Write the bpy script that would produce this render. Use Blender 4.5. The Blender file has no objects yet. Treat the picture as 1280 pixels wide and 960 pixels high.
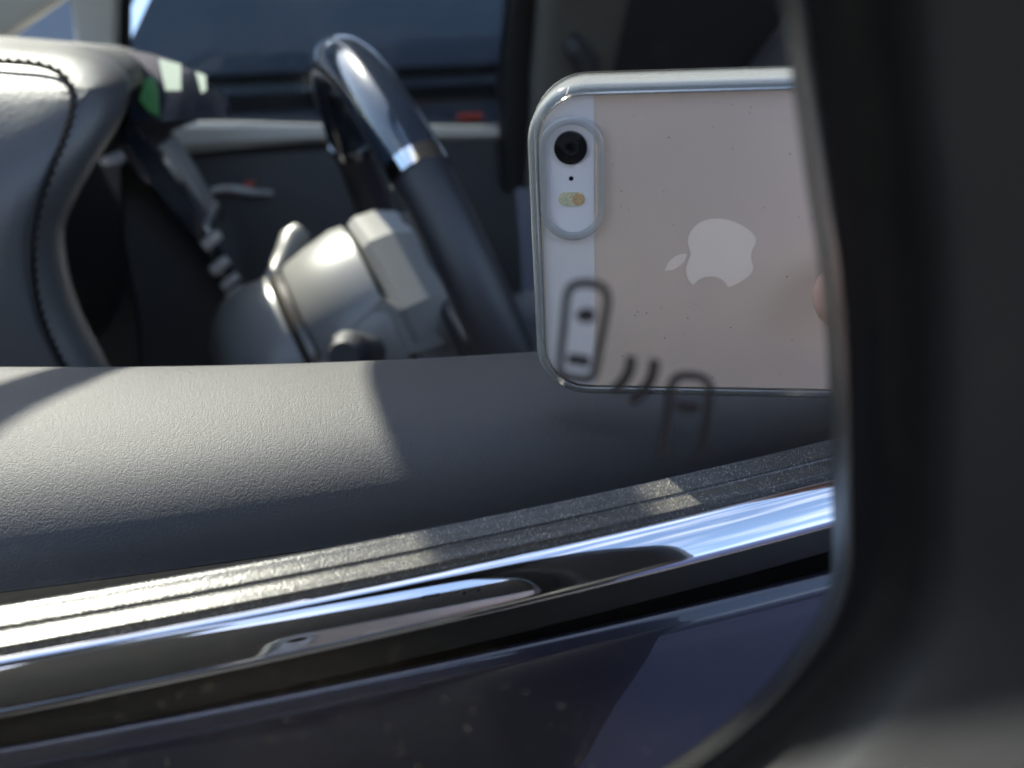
import bpy, bmesh, math, random
from mathutils import Vector, Matrix
rnd = random.Random(7)
scene = bpy.context.scene

# ------------------------------------------------------------------ frames of reference
# Car frame: l = rearward, w = inward from the outer belt line, u = up from the belt line.
# World: X = forward (-l), Y = inward (w), Z = up (u + SILL).
FPX, CX, CY = 1072.0, 640.0, 480.0
SILL = 0.98
def ray(x, y): return Vector(((x - CX) / FPX, (y - CY) / FPX, 1.0))
AX_L = ray(4378, -76).normalized()
AX_U = AX_L.cross(ray(400, 115)).normalized()
if AX_U.y > 0: AX_U = -AX_U
AX_W = AX_U.cross(AX_L)
ORI = ray(470, 733) * 0.13
MN = ray(712, 182).normalized()        # normal of the folded mirror, seen from the lens
MH = 0.0770                            # lens to mirror glass, metres
def to_car(p):
    q = p - ORI
    return Vector((q.dot(AX_L), q.dot(AX_W), q.dot(AX_U)))
def cw(l, w, u): return Vector((-l, w, u + SILL))
def refl(p): return p - 2 * (MN.dot(p) - MH) * MN
def mw(x, y, z):                       # phone frame (x right, y down, z towards the mirror) -> world
    c = to_car(refl(Vector((x, y, z))))
    return cw(c.x, c.y, c.z)
C0 = to_car(Vector((0, 0, 0)))
def onw(x, y, w):                      # where the reflected sight line of a pixel meets the car plane w
    d = ray(x, y); d = Vector((d.dot(AX_L), d.dot(AX_W), d.dot(AX_U)))
    return C0 + d * ((w - C0.y) / d.y)
def mdir(x, y, z): return (mw(x, y, z) - mw(0, 0, 0))

# ------------------------------------------------------------------ camera, sky, sun, exposure
cam = bpy.data.cameras.new('camera'); cam_o = bpy.data.objects.new('camera', cam)
scene.collection.objects.link(cam_o); scene.camera = cam_o
R3 = Matrix((mdir(1, 0, 0), mdir(0, -1, 0), mdir(0, 0, -1))).transposed()
cam_o.matrix_world = Matrix.Translation(mw(0, 0, 0)) @ R3.to_4x4()
cam.sensor_width = 36; cam.lens = 36 * FPX / 1280
cam.clip_start = 0.0004; cam.clip_end = 500
cam.dof.use_dof = True; cam.dof.focus_distance = 0.172; cam.dof.aperture_fstop = cam.lens / 2.1

SUN = Vector((0.27, 0.55, 0.79)).normalized()      # towards the sun
w = bpy.data.worlds.new('World'); scene.world = w; w.use_nodes = True
nt = w.node_tree; bg = nt.nodes['Background']
sky = nt.nodes.new('ShaderNodeTexSky'); sky.sky_type = 'NISHITA'; sky.sun_disc = False
sky.sun_elevation = math.asin(SUN.z); sky.sun_rotation = math.atan2(SUN.x, SUN.y)
sky.air_density = 1.2; sky.dust_density = 1.0
# thin high cloud over the whole sky
ctc = nt.nodes.new('ShaderNodeTexCoord'); cmp_ = nt.nodes.new('ShaderNodeMapping'); cmp_.inputs['Scale'].default_value = (1.2, 2.6, 5.0)
cn = nt.nodes.new('ShaderNodeTexNoise'); cn.inputs['Scale'].default_value = 1.6; cn.inputs['Detail'].default_value = 7; cn.inputs['Roughness'].default_value = 0.55
cr = nt.nodes.new('ShaderNodeMapRange'); cr.inputs[1].default_value = 0.48; cr.inputs[2].default_value = 0.75; cr.inputs[4].default_value = 0.45
cm = nt.nodes.new('ShaderNodeMix'); cm.data_type = 'RGBA'; cm.inputs[7].default_value = (11, 11, 11.5, 1)
nt.links.new(ctc.outputs['Generated'], cmp_.inputs[0]); nt.links.new(cmp_.outputs[0], cn.inputs[0]); nt.links.new(cn.outputs['Fac'], cr.inputs[0])
nt.links.new(cr.outputs[0], cm.inputs[0]); nt.links.new(sky.outputs[0], cm.inputs[6])
nt.links.new(cm.outputs[2], bg.inputs[0]); bg.inputs[1].default_value = 0.125
sun = bpy.data.lights.new('sun', 'SUN'); sun.energy = 4.7; sun.angle = math.radians(0.53); sun.color = (1, 0.91, 0.78)
sun_o = bpy.data.objects.new('sun', sun); scene.collection.objects.link(sun_o)
sun_o.rotation_euler = (-SUN).to_track_quat('-Z', 'Y').to_euler(); sun_o.location = SUN * 8
scene.view_settings.view_transform = 'Standard'; scene.view_settings.look = 'None'
scene.view_settings.exposure = 2.0; scene.view_settings.gamma = 1
scene.cycles.use_denoising = True
scene.cycles.max_bounces = 9; scene.cycles.diffuse_bounces = 3; scene.cycles.glossy_bounces = 5; scene.cycles.transparent_max_bounces = 16
scene.cycles.adaptive_threshold = 0.02
scene.cycles.sample_clamp_indirect = 6; scene.cycles.blur_glossy = 0.3

# ------------------------------------------------------------------ materials
MATS = {}
def mat(name, col, rough=0.5, metal=0.0, spec=0.5, coat=0.0, bump=None, spots=None, emit=None, noise=None):
    m = bpy.data.materials.new(name); m.use_nodes = True
    t = m.node_tree; N = t.nodes; K = t.links; b = N['Principled BSDF']
    b.inputs['Base Color'].default_value = (*col, 1); b.inputs['Roughness'].default_value = rough
    b.inputs['Metallic'].default_value = metal; b.inputs['Specular IOR Level'].default_value = spec
    b.inputs['Coat Weight'].default_value = coat; b.inputs['Coat Roughness'].default_value = 0.02
    tc = N.new('ShaderNodeTexCoord')
    colsock = None
    if noise:                          # (scale, amount): slow uneven tone
        n = N.new('ShaderNodeTexNoise'); n.inputs['Scale'].default_value = noise[0]; n.inputs['Detail'].default_value = 6
        K.new(tc.outputs['Object'], n.inputs['Vector'])
        mx = N.new('ShaderNodeMix'); mx.data_type = 'RGBA'
        a = noise[1]
        mx.inputs[6].default_value = (*[c * (1 - a) for c in col], 1); mx.inputs[7].default_value = (*[min(1, c * (1 + a)) for c in col], 1)
        K.new(n.outputs['Fac'], mx.inputs[0]); colsock = mx.outputs[2]
    if spots:                          # list of (scale, threshold, colour): dust or dirt specks
        for (sc, th, sc_col) in spots:
            v = N.new('ShaderNodeTexVoronoi'); v.inputs['Scale'].default_value = sc
            K.new(tc.outputs['Object'], v.inputs['Vector'])
            vn = N.new('ShaderNodeTexNoise'); vn.inputs['Scale'].default_value = sc * 0.13
            K.new(tc.outputs['Object'], vn.inputs['Vector'])
            mu = N.new('ShaderNodeMath'); mu.operation = 'MULTIPLY'; K.new(vn.outputs['Fac'], mu.inputs[0]); mu.inputs[1].default_value = th * 2
            lt = N.new('ShaderNodeMath'); lt.operation = 'LESS_THAN'; K.new(v.outputs['Distance'], lt.inputs[0]); K.new(mu.outputs[0], lt.inputs[1])
            mx = N.new('ShaderNodeMix'); mx.data_type = 'RGBA'; K.new(lt.outputs[0], mx.inputs[0])
            if colsock: K.new(colsock, mx.inputs[6])
            else: mx.inputs[6].default_value = (*col, 1)
            mx.inputs[7].default_value = (*sc_col, 1); colsock = mx.outputs[2]
            if metal > 0 or rough < 0.26:
                mr = N.new('ShaderNodeMix'); mr.data_type = 'FLOAT'; K.new(lt.outputs[0], mr.inputs[0])
                src = b.inputs['Roughness'].links
                if src: K.new(src[0].from_socket, mr.inputs[2])
                else: mr.inputs[2].default_value = rough
                mr.inputs[3].default_value = 0.8; K.new(mr.outputs[0], b.inputs['Roughness'])
                if metal > 0:
                    mm = N.new('ShaderNodeMix'); mm.data_type = 'FLOAT'; K.new(lt.outputs[0], mm.inputs[0])
                    src = b.inputs['Metallic'].links
                    if src: K.new(src[0].from_socket, mm.inputs[2])
                    else: mm.inputs[2].default_value = metal
                    mm.inputs[3].default_value = 0; K.new(mm.outputs[0], b.inputs['Metallic'])
    if colsock: K.new(colsock, b.inputs['Base Color'])
    if bump:                           # (kind, scale, strength, distance)
        kind, sc, st, di = bump
        if kind == 'leather':
            v = N.new('ShaderNodeTexVoronoi'); v.inputs['Scale'].default_value = sc; v.feature = 'F1'
            n = N.new('ShaderNodeTexNoise'); n.inputs['Scale'].default_value = sc * 0.5; n.inputs['Detail'].default_value = 3
            wv = N.new('ShaderNodeMix'); wv.data_type = 'VECTOR'; wv.inputs[0].default_value = 0.0016
            K.new(tc.outputs['Object'], n.inputs['Vector'])
            K.new(tc.outputs['Object'], wv.inputs[4]); K.new(n.outputs['Color'], wv.inputs[5])
            K.new(wv.outputs[1], v.inputs['Vector']); hs = v.outputs['Distance']
            inv = N.new('ShaderNodeMath'); inv.operation = 'SUBTRACT'; inv.inputs[0].default_value = 1; K.new(hs, inv.inputs[1]); hs = inv.outputs[0]
        else:
            n = N.new('ShaderNodeTexNoise'); n.inputs['Scale'].default_value = sc; n.inputs['Detail'].default_value = 4
            K.new(tc.outputs['Object'], n.inputs['Vector']); hs = n.outputs['Fac']
        bp = N.new('ShaderNodeBump'); bp.inputs['Strength'].default_value = st; bp.inputs['Distance'].default_value = di
        K.new(hs, bp.inputs['Height']); K.new(bp.outputs[0], b.inputs['Normal'])
    if emit:
        b.inputs['Emission Color'].default_value = (*emit[0], 1); b.inputs['Emission Strength'].default_value = emit[1]
    MATS[name] = m; return m
def clear_mat(name, tint, gloss, rough=0.05, haze=0.0, hazecol=(0.8, 0.8, 0.8)):
    """thin clear sheet: transparent with a fresnel sheen and a little milky haze"""
    m = bpy.data.materials.new(name); m.use_nodes = True; t = m.node_tree; N = t.nodes; K = t.links
    N.remove(N['Principled BSDF']); out = N['Material Output']
    tr = N.new('ShaderNodeBsdfTransparent'); tr.inputs[0].default_value = (*tint, 1)
    gl = N.new('ShaderNodeBsdfGlossy'); gl.inputs['Roughness'].default_value = rough
    df = N.new('ShaderNodeBsdfDiffuse'); df.inputs[0].default_value = (*hazecol, 1)
    fr = N.new('ShaderNodeFresnel'); fr.inputs[0].default_value = gloss
    m1 = N.new('ShaderNodeMixShader'); m1.inputs[0].default_value = haze; K.new(tr.outputs[0], m1.inputs[1]); K.new(df.outputs[0], m1.inputs[2])
    m2 = N.new('ShaderNodeMixShader'); K.new(fr.outputs[0], m2.inputs[0]); K.new(m1.outputs[0], m2.inputs[1]); K.new(gl.outputs[0], m2.inputs[2])
    K.new(m2.outputs[0], out.inputs[0]); MATS[name] = m; return m

DUST = (0.42, 0.39, 0.33)
leather = mat('grained_leather', (0.034, 0.0325, 0.033), 0.64, bump=('leather', 2300, 0.32, 0.0003), noise=(25, 0.22), spots=[(260, 0.02, (0.2, 0.19, 0.17))])
dash_lea = mat('dash_leather', (0.038, 0.039, 0.043), 0.4, bump=('leather', 700, 0.25, 0.0004), noise=(12, 0.1))
seam_m = mat('seam_thread', (0.010, 0.010, 0.011), 1.0, spec=0.05)
felt = mat('black_felt', (0.006, 0.006, 0.0065), 0.95, spec=0.05, noise=(400, 0.4))
rubber = mat('dusty_rubber', (0.045, 0.044, 0.042), 0.27, noise=(200, 0.3), bump=('noise', 2500, 0.3, 0.0003), spots=[(2600, 0.16, DUST), (900, 0.07, DUST), (5000, 0.2, (0.25, 0.23, 0.2))])
black_rub = mat('black_rubber', (0.010, 0.010, 0.011), 0.5, spec=0.2)
chrome = mat('chrome', (0.60, 0.60, 0.62), 0.03, metal=1.0, spots=[(700, 0.022, DUST)])
paint = mat('dark_blue_paint', (0.005, 0.006, 0.017), 0.3, metal=0.2, coat=1.0, spots=[(900, 0.028, DUST), (330, 0.012, DUST)])
housing_m = mat('textured_black_plastic', (0.017, 0.0178, 0.020), 0.46, bump=('noise', 1400, 0.15, 0.0003), noise=(40, 0.15))
bezel_m = mat('glass_edge', (0.30, 0.31, 0.29), 0.2, metal=0.9)
icon_m = mat('etched_symbol', (0.035, 0.033, 0.035), 0.6, spec=0.2)
alu = mat('brushed_aluminium', (0.80, 0.655, 0.56), 0.40, metal=0.15, noise=(45, 0.09), bump=('noise', 1800, 0.04, 0.0002), spots=[(420, 0.06, (0.42, 0.34, 0.30)), (230, 0.04, (0.25, 0.2, 0.18)), (120, 0.026, (0.15, 0.12, 0.1))])
logo_m = mat('polished_logo', (1.0, 0.86, 0.745), 0.25, metal=0.0, bump=('noise', 2500, 0.1, 0.0001))
white_gl = mat('white_glass', (0.82, 0.80, 0.83), 0.25, coat=0.6, spots=[(260, 0.03, (0.3, 0.28, 0.27))])
lens_m = mat('lens_black', (0.008, 0.008, 0.009), 0.1, coat=1)
lens_in = mat('lens_inner', (0.015, 0.017, 0.02), 0.2, metal=0.5)
flash_a = mat('flash_amber', (0.62, 0.40, 0.20), 0.3, bump=('noise', 2500, 0.8, 0.0004), noise=(1500, 0.4))
flash_w = mat('flash_pale', (0.62, 0.60, 0.40), 0.3, bump=('noise', 2500, 0.8, 0.0004), noise=(1500, 0.4))
screen_gl = mat('screen_glass', (0.01, 0.01, 0.012), 0.06, coat=1)
skin = mat('skin', (0.55, 0.33, 0.25), 0.5, noise=(90, 0.12), bump=('noise', 900, 0.15, 0.0004))
sleeve_m = mat('sleeve_cloth', (0.05, 0.06, 0.09), 0.9, bump=('noise', 900, 0.4, 0.001))
piano = mat('gloss_black', (0.008, 0.013, 0.024), 0.12, coat=1)
wheel_lea = mat('wheel_leather', (0.014, 0.0145, 0.019), 0.45, bump=('leather', 900, 0.2, 0.0004))
grey_pl = mat('grey_plastic', (0.165, 0.163, 0.158), 0.33, noise=(20, 0.06), bump=('noise', 1500, 0.1, 0.0003))
hood_m = mat('hood_black', (0.016, 0.017, 0.02), 0.55)
dark_pl = mat('dark_plastic', (0.028, 0.029, 0.033), 0.5)
cream = mat('cream_plastic', (0.55, 0.52, 0.46), 0.5)
pillar_m = mat('pillar_fabric', (0.48, 0.48, 0.44), 0.8)
carpet = mat('black_carpet', (0.015, 0.015, 0.017), 0.95)
van_m = mat('van_paint', (0.06, 0.075, 0.11), 0.35, coat=0.6, noise=(3, 0.12))
red_m = mat('red_reflector', (0.55, 0.06, 0.03), 0.3)
asphalt = mat('asphalt', (0.060, 0.060, 0.064), 0.9, noise=(4, 0.3), bump=('noise', 160, 0.5, 0.006))
tyre_m = mat('tyre', (0.02, 0.02, 0.02), 0.8)
disp_g = mat('display_green', (0.03, 0.12, 0.04), 0.3, emit=((0.06, 0.40, 0.09), 0.012))
disp_w = mat('display_pale', (0.3, 0.32, 0.25), 0.3, emit=((0.75, 0.85, 0.65), 0.2))
case_clear = clear_mat('clear_case_sheet', (0.985, 0.98, 0.97), 1.3, 0.12, haze=0.03, hazecol=(0.7, 0.66, 0.6))
case_edge = clear_mat('clear_case_edge', (0.78, 0.80, 0.79), 1.5, 0.08, haze=0.24, hazecol=(0.75, 0.77, 0.76))
tint = clear_mat('tinted_window', (0.52, 0.56, 0.58), 1.45, 0.0)
wscreen = clear_mat('windscreen_glass', (0.90, 0.93, 0.92), 1.3, 0.0)
mir = bpy.data.materials.new('mirror_silver'); mir.use_nodes = True
_t = mir.node_tree; _t.nodes.remove(_t.nodes['Principled BSDF'])
_g = _t.nodes.new('ShaderNodeBsdfGlossy'); _g.inputs['Color'].default_value = (0.93, 0.94, 0.95, 1); _g.inputs['Roughness'].default_value = 0.0
_tc = _t.nodes.new('ShaderNodeTexCoord')               # a thin film of dust and single specks on the glass
def _speck(scale, th):
    v = _t.nodes.new('ShaderNodeTexVoronoi'); v.inputs['Scale'].default_value = scale; _t.links.new(_tc.outputs['Object'], v.inputs['Vector'])
    sx = _t.nodes.new('ShaderNodeSeparateColor'); _t.links.new(v.outputs['Color'], sx.inputs[0])
    p = _t.nodes.new('ShaderNodeMath'); p.operation = 'POWER'; _t.links.new(sx.outputs[0], p.inputs[0]); p.inputs[1].default_value = 4
    m = _t.nodes.new('ShaderNodeMath'); m.operation = 'MULTIPLY'; _t.links.new(p.outputs[0], m.inputs[0]); m.inputs[1].default_value = th
    l = _t.nodes.new('ShaderNodeMath'); l.operation = 'LESS_THAN'; _t.links.new(v.outputs['Distance'], l.inputs[0]); _t.links.new(m.outputs[0], l.inputs[1])
    return l.outputs[0]
_fn = _t.nodes.new('ShaderNodeTexNoise'); _fn.inputs['Scale'].default_value = 45; _fn.inputs['Detail'].default_value = 5; _t.links.new(_tc.outputs['Object'], _fn.inputs['Vector'])
_fr = _t.nodes.new('ShaderNodeMapRange'); _fr.inputs[1].default_value = 0.3; _fr.inputs[2].default_value = 0.75; _fr.inputs[3].default_value = 0.0015; _fr.inputs[4].default_value = 0.006; _t.links.new(_fn.outputs['Fac'], _fr.inputs[0])
_mx = _t.nodes.new('ShaderNodeMath'); _mx.operation = 'MAXIMUM'; _t.links.new(_speck(1500, 0.17), _mx.inputs[0]); _t.links.new(_speck(620, 0.065), _mx.inputs[1])
_sc = _t.nodes.new('ShaderNodeMath'); _sc.operation = 'MULTIPLY_ADD'; _t.links.new(_mx.outputs[0], _sc.inputs[0]); _sc.inputs[1].default_value = 0.22; _t.links.new(_fr.outputs[0], _sc.inputs[2])
_d = _t.nodes.new('ShaderNodeBsdfDiffuse'); _d.inputs[0].default_value = (0.75, 0.68, 0.56, 1)
_m = _t.nodes.new('ShaderNodeMixShader'); _t.links.new(_sc.outputs[0], _m.inputs[0]); _t.links.new(_g.outputs[0], _m.inputs[1]); _t.links.new(_d.outputs[0], _m.inputs[2])
_t.links.new(_m.outputs[0], _t.nodes['Material Output'].inputs[0])

# ------------------------------------------------------------------ object helpers
def thing(name, base, label, cat, group=None):
    o = bpy.data.objects.new(name, None); o.location = base; o.empty_display_size = 0.05
    scene.collection.objects.link(o); o['label'] = label; o['category'] = cat
    if group: o['group'] = group
    return o
def base_of(o):
    while o.parent: o = o.parent
    return Vector(o.location) if o.type == 'EMPTY' else Vector((0, 0, 0))
def obj(name, verts, faces, m, parent=None, smooth=30, label=None, kind=None):
    off = base_of(parent) if parent else Vector((0, 0, 0))
    me = bpy.data.meshes.new(name)
    bm = bmesh.new()
    vs = [bm.verts.new(Vector(v) - off) for v in verts]
    for f in faces:
        try: bm.faces.new([vs[i] for i in f])
        except ValueError: pass
    bmesh.ops.recalc_face_normals(bm, faces=bm.faces)
    bm.to_mesh(me); bm.free()
    me.materials.append(m)
    if smooth:
        me.shade_smooth(); me.set_sharp_from_angle(angle=math.radians(smooth))
    o = bpy.data.objects.new(name, me); scene.collection.objects.link(o)
    if parent: o.parent = parent
    if label: o['label'] = label
    if kind: o['kind'] = kind
    return o
class G:                                # a little mesh collector
    def __init__(s): s.v = []; s.f = []
    def add(s, v, f):
        k = len(s.v); s.v += [Vector(p) for p in v]; s.f += [[i + k for i in q] for q in f]; return s
    def mk(s, name, m, parent=None, **kw): return obj(name, s.v, s.f, m, parent, **kw)
def loft(rings, closed=True, caps=True):
    n = len(rings[0]); v = [p for r in rings for p in r]; f = []
    for i in range(len(rings) - 1):
        for j in range(n if closed else n - 1):
            a = i * n + j; b = i * n + (j + 1) % n
            f.append([a, b, b + n, a + n])
    if caps and closed:
        f.append(list(range(n))); f.append(list(range((len(rings) - 1) * n, len(rings) * n)))
    return v, f
def tube(pts, rad, seg=12, caps=True, squash=None):
    pts = [Vector(p) for p in pts]; rings = []
    if not hasattr(rad, '__len__'): rad = [rad] * len(pts)
    up = Vector((0.13, 0.31, 0.94)); prev = None
    for i, p in enumerate(pts):
        t = (pts[min(i + 1, len(pts) - 1)] - pts[max(i - 1, 0)]).normalized()
        a = (prev if prev else up); a = (a - t * a.dot(t)).normalized(); prev = a; b = t.cross(a)
        rings.append([p + (a * math.cos(2 * math.pi * k / seg) + b * math.sin(2 * math.pi * k / seg)) * rad[i] for k in range(seg)])
    return loft(rings, True, caps)
def spline(pts, n=8, closed=False):
    pts = [Vector(p) for p in pts]; out = []; N = len(pts)
    for i in range(N if closed else N - 1):
        if closed: p0, p1, p2, p3 = (pts[(i + k) % N] for k in (-1, 0, 1, 2))
        else: p0, p1, p2, p3 = pts[max(i - 1, 0)], pts[i], pts[i + 1], pts[min(i + 2, N - 1)]
        for k in range(n):
            t = k / n
            out.append(0.5 * ((2 * p1) + (p2 - p0) * t + (2 * p0 - 5 * p1 + 4 * p2 - p3) * t * t + (-p0 + 3 * p1 - 3 * p2 + p3) * t ** 3))
    if not closed: out.append(pts[-1])
    return out
def offset2(poly, d):                   # inset (d>0) of a closed 2D outline along its normals
    n = len(poly); out = []
    ar = sum(poly[i][0] * poly[(i + 1) % n][1] - poly[(i + 1) % n][0] * poly[i][1] for i in range(n))
    sgn = 1 if ar > 0 else -1
    for i in range(n):
        a, c = poly[i - 1], poly[(i + 1) % n]
        tx, ty = c[0] - a[0], c[1] - a[1]; q = math.hypot(tx, ty) or 1
        out.append((poly[i][0] - sgn * ty / q * d, poly[i][1] + sgn * tx / q * d))
    return out
def rrect(x0, y0, x1, y1, r, n=8):
    out = []
    for cx, cy, a0 in ((x1 - r, y1 - r, 0), (x0 + r, y1 - r, 90), (x0 + r, y0 + r, 180), (x1 - r, y0 + r, 270)):
        for k in range(n + 1):
            a = math.radians(a0 + 90 * k / n); out.append((cx + r * math.cos(a), cy + r * math.sin(a)))
    return out
def box(c, s, fr=lambda p: p, bev=0.0):
    x, y, z = s[0] / 2, s[1] / 2, s[2] / 2
    if bev <= 0:
        v = [fr(Vector((c[0] + i * x, c[1] + j * y, c[2] + k * z))) for k in (-1, 1) for j in (-1, 1) for i in (-1, 1)]
        return v, [[0, 1, 3, 2], [4, 5, 7, 6], [0, 1, 5, 4], [2, 3, 7, 6], [0, 2, 6, 4], [1, 3, 7, 5]]
    rings = []
    for dz, ins in ((-z, bev), (-z + bev * 0.3, bev * 0.3), (-z + bev, 0), (z - bev, 0), (z - bev * 0.3, bev * 0.3), (z, bev)):
        rings.append([fr(Vector((c[0] + p[0], c[1] + p[1], c[2] + dz))) for p in rrect(-x + ins, -y + ins, x - ins, y - ins, bev, 4)])
    return loft(rings)
def fill_hole(outer, inner, fr, name, m, parent):
    """flat sheet between an outline and a hole"""
    bm = bmesh.new(); off = base_of(parent)
    es = []
    for loop in (outer, inner):
        vs = [bm.verts.new(fr(p) - off) for p in loop]
        es += [bm.edges.new((vs[i], vs[(i + 1) % len(vs)])) for i in range(len(vs))]
    bmesh.ops.triangle_fill(bm, use_beauty=True, edges=es)
    me = bpy.data.meshes.new(name); bm.to_mesh(me); bm.free(); me.materials.append(m)
    o = bpy.data.objects.new(name, me); scene.collection.objects.link(o); o.parent = parent
    return o

# ------------------------------------------------------------------ ground
ext = 60
g = obj('ground', [(-ext, -ext, 0), (ext, -ext, 0), (ext, ext, 0), (-ext, ext, 0)], [[0, 1, 2, 3]], asphalt, smooth=0)
g['kind'] = 'structure'; g['label'] = 'dark asphalt the parked vehicles stand on'

# ------------------------------------------------------------------ the car
car = thing('car', cw(0.5, 0.85, -SILL), 'dark blue car with its driver window open above a chrome belt trim', 'car')
def crest(l):                           # the belt line rises slightly along the door
    return 0.33 * min(abs(l), 0.09) ** 2 + max(0, abs(l) - 0.09) * 0.05
LS = [-0.75, -0.6, -0.45, -0.35, -0.27, -0.2] + [-0.15 + 0.01 * i for i in range(36)] + [0.25, 0.35, 0.45, 0.55, 0.65]
def sweep(prof, ls=LS, closed=False, wide=None):
    rings = []
    for l in ls:
        du = crest(l); r = []
        for i, (w_, u_) in enumerate(prof):
            if wide: w2, u2 = wide(l, w_, u_)
            else: w2, u2 = w_, u_
            r.append(cw(l, w2, u2 + du))
        rings.append(r)
    return loft(rings, closed, closed)
def curve2(pts, n=5): return [(p.x, p.y) for p in spline([Vector((a, b, 0)) for a, b in pts], n)]
def skin_drop(l, w_, u_):               # the shoulder falls a little away from the chrome towards the rear
    k = min(max((l + 0.05) / 0.08, -0.3), 1.6)
    return w_, u_ - 0.0025 * k
skinp = curve2([(0.003, -0.02), (-0.0015, -0.0135), (-0.0058, -0.0097), (-0.0078, -0.0107), (-0.0090, -0.0132), (-0.0125, -0.024), (-0.0200, -0.05), (-0.032, -0.11), (-0.042, -0.2), (-0.044, -0.34), (-0.030, -0.5), (-0.012, -0.62)], 5)
door = obj('driver_door', *sweep(skinp, wide=skin_drop), paint, car, label='glossy dark blue outer door skin below the chrome trim')
obj('trim_channel', *sweep([(-0.0008, -0.0045), (-0.0006, -0.0068), (-0.0022, -0.009), (-0.0028, -0.0122), (0.004, -0.016)]), black_rub, door)
# chrome belt trim: closed section, convex face turned outwards
chp = curve2([(0.0012, -0.0006), (0.0003, 0.0002), (-0.0009, -0.0002), (-0.0028, -0.0019), (-0.0044, -0.0041), (-0.0049, -0.0052), (-0.0045, -0.0060), (-0.001, -0.006)], 5)
obj('belt_trim', *sweep(chp, closed=True), chrome, door, label='polished chrome belt trim along the window edge')
def capw(l, w_, u_):
    ll = min(max(l, -0.14), 0.14); k = max(0.0, (w_ - 0.023) / 0.07)
    return w_ + k * (-0.2 * ll), u_ + min(k, 1.0) * (-0.05 * ll)
# two dusty sealing lips
r1 = curve2([(0.0008, -0.006), (0.0009, 0.0006), (0.0014, 0.0012), (0.0030, 0.0017), (0.0041, 0.0018), (0.0045, 0.0015), (0.0045, -0.006)], 4)
r2 = curve2([(0.00462, -0.006), (0.0047, 0.0015), (0.0050, 0.0020), (0.0068, 0.0026), (0.0082, 0.0031), (0.0086, 0.0022), (0.0082, -0.008)], 4)
obj('window_seal', *sweep(r1, closed=True), rubber, door); obj('window_seal', *sweep(r2, closed=True), rubber, door)
obj('window_slot', *sweep([(0.0084, -0.004), (0.0088, -0.045), (0.016, -0.045), (0.0172, -0.018), (0.0180, -0.016)]), black_rub, door)
obj('window_seal', *sweep(curve2([(0.0172, -0.035), (0.0176, -0.0150), (0.0200, -0.0134), (0.0250, -0.0130), (0.0330, -0.0130), (0.0385, -0.0132), (0.0400, -0.0160), (0.0402, -0.03)], 4), closed=True, wide=capw), felt, door)
capp = curve2([(0.0388, -0.040), (0.0392, -0.0180), (0.0402, -0.0130), (0.0422, -0.0075), (0.0460, -0.0018), (0.0520, 0.0030), (0.0605, 0.0066), (0.0700, 0.0088), (0.080, 0.0097), (0.0885, 0.0094), (0.0925, 0.0076), (0.0945, 0.003), (0.097, -0.02), (0.103, -0.1), (0.11, -0.3), (0.11, -0.6)], 6)
obj('door_cap', *sweep(capp, wide=capw), leather, door, label='grey grained leather cap along the inside of the door')

# dashboard: near end cap with a rounded edge, body running across the car
dprof = [(-0.60, 0.085), (-0.35, 0.103), (-0.2, 0.104), (-0.13, 0.100), (-0.093, 0.096), (-0.070, 0.0930), (-0.057, 0.0870), (-0.0520, 0.078), (-0.0550, 0.066), (-0.0640, 0.052), (-0.0780, 0.033), (-0.0865, 0.016), (-0.0870, -0.012), (-0.0800, -0.043), (-0.0700, -0.09), (-0.085, -0.2), (-0.2, -0.3), (-0.6, -0.3)]
dsm = [(p.x, p.y) for p in spline([Vector((a, b, 0)) for a, b in dprof], 5, True)]
rings = []
refp = Vector((-0.05, 0.089))
def lean(u_): return 9.0 * max(0, min(u_, 0.1) - 0.02) ** 2      # the end cap leans inwards towards its top
for wv_, ins in ((0.281, 0.019), (0.2825, 0.014), (0.286, 0.0085), (0.291, 0.004), (0.298, 0.001), (0.306, 0.0)):
    rings.append([cw(a, wv_ + lean(b), b) for a, b in offset2(dsm, ins)])
inner = offset2(dsm, 0.019); hub_ = (-0.33, 0.0)
for k in (0.05, 0.25, 0.45, 0.65, 0.82, 0.93):          # a properly curved end face
    row = [(hub_[0] + (a - hub_[0]) * k, hub_[1] + (b - hub_[1]) * k) for a, b in inner]
    rings.insert(int(len(rings) - 6), [cw(a, 0.281 + lean(b), b) for a, b in row])
for (px, py, wv_) in ((162, 68, 0.375), (175, 64, 0.45), (194, 65, 0.55), (210, 72, 0.65), (232, 82, 0.78), (250, 92, 0.9), (268, 105, 1.05), (283, 118, 1.25), (286, 121, 1.33)):
    q = onw(px, py, wv_); dl, du = q.x - refp.x, q.z - refp.y
    rings.append([cw(a + dl * (1 if a > -0.3 else 0) - (0.16 * min(1, max(0, (0.070 - b) / 0.06)) * min(1, (wv_ - 0.31) / 0.14) if a > -0.3 else 0), wv_, b + du * (1 if b > 0 else 0)) for a, b in dsm])
NE = 12 + 1
dash = obj('dashboard', *loft(rings[:NE]), dash_lea, car, smooth=80, label='grey leather dashboard with stitched end and rounded nose')
obj('instrument_hood', *loft([[p + (q - p) * 0.04 for p, q in zip(rings[NE - 1], rings[NE])]] + rings[NE:]), hood_m, dash, smooth=40)
seam_px = [(-40, 74), (0, 77), (40, 80), (66, 87), (82, 100), (90, 120), (87, 145), (78, 175), (66, 205), (50, 250), (41, 295), (41, 340), (48, 385), (62, 425), (85, 470)]
def on_cap(x, y):
    w_ = 0.281
    for _ in range(12): c = onw(x, y, w_); w_ = 0.281 + lean(c.z)
    return Vector((c.x, c.z, 0))
sp = [on_cap(x, y) for x, y in seam_px]
def cap_w(u_): return 0.281 + lean(u_)
sp = spline(sp, 10)
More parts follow.
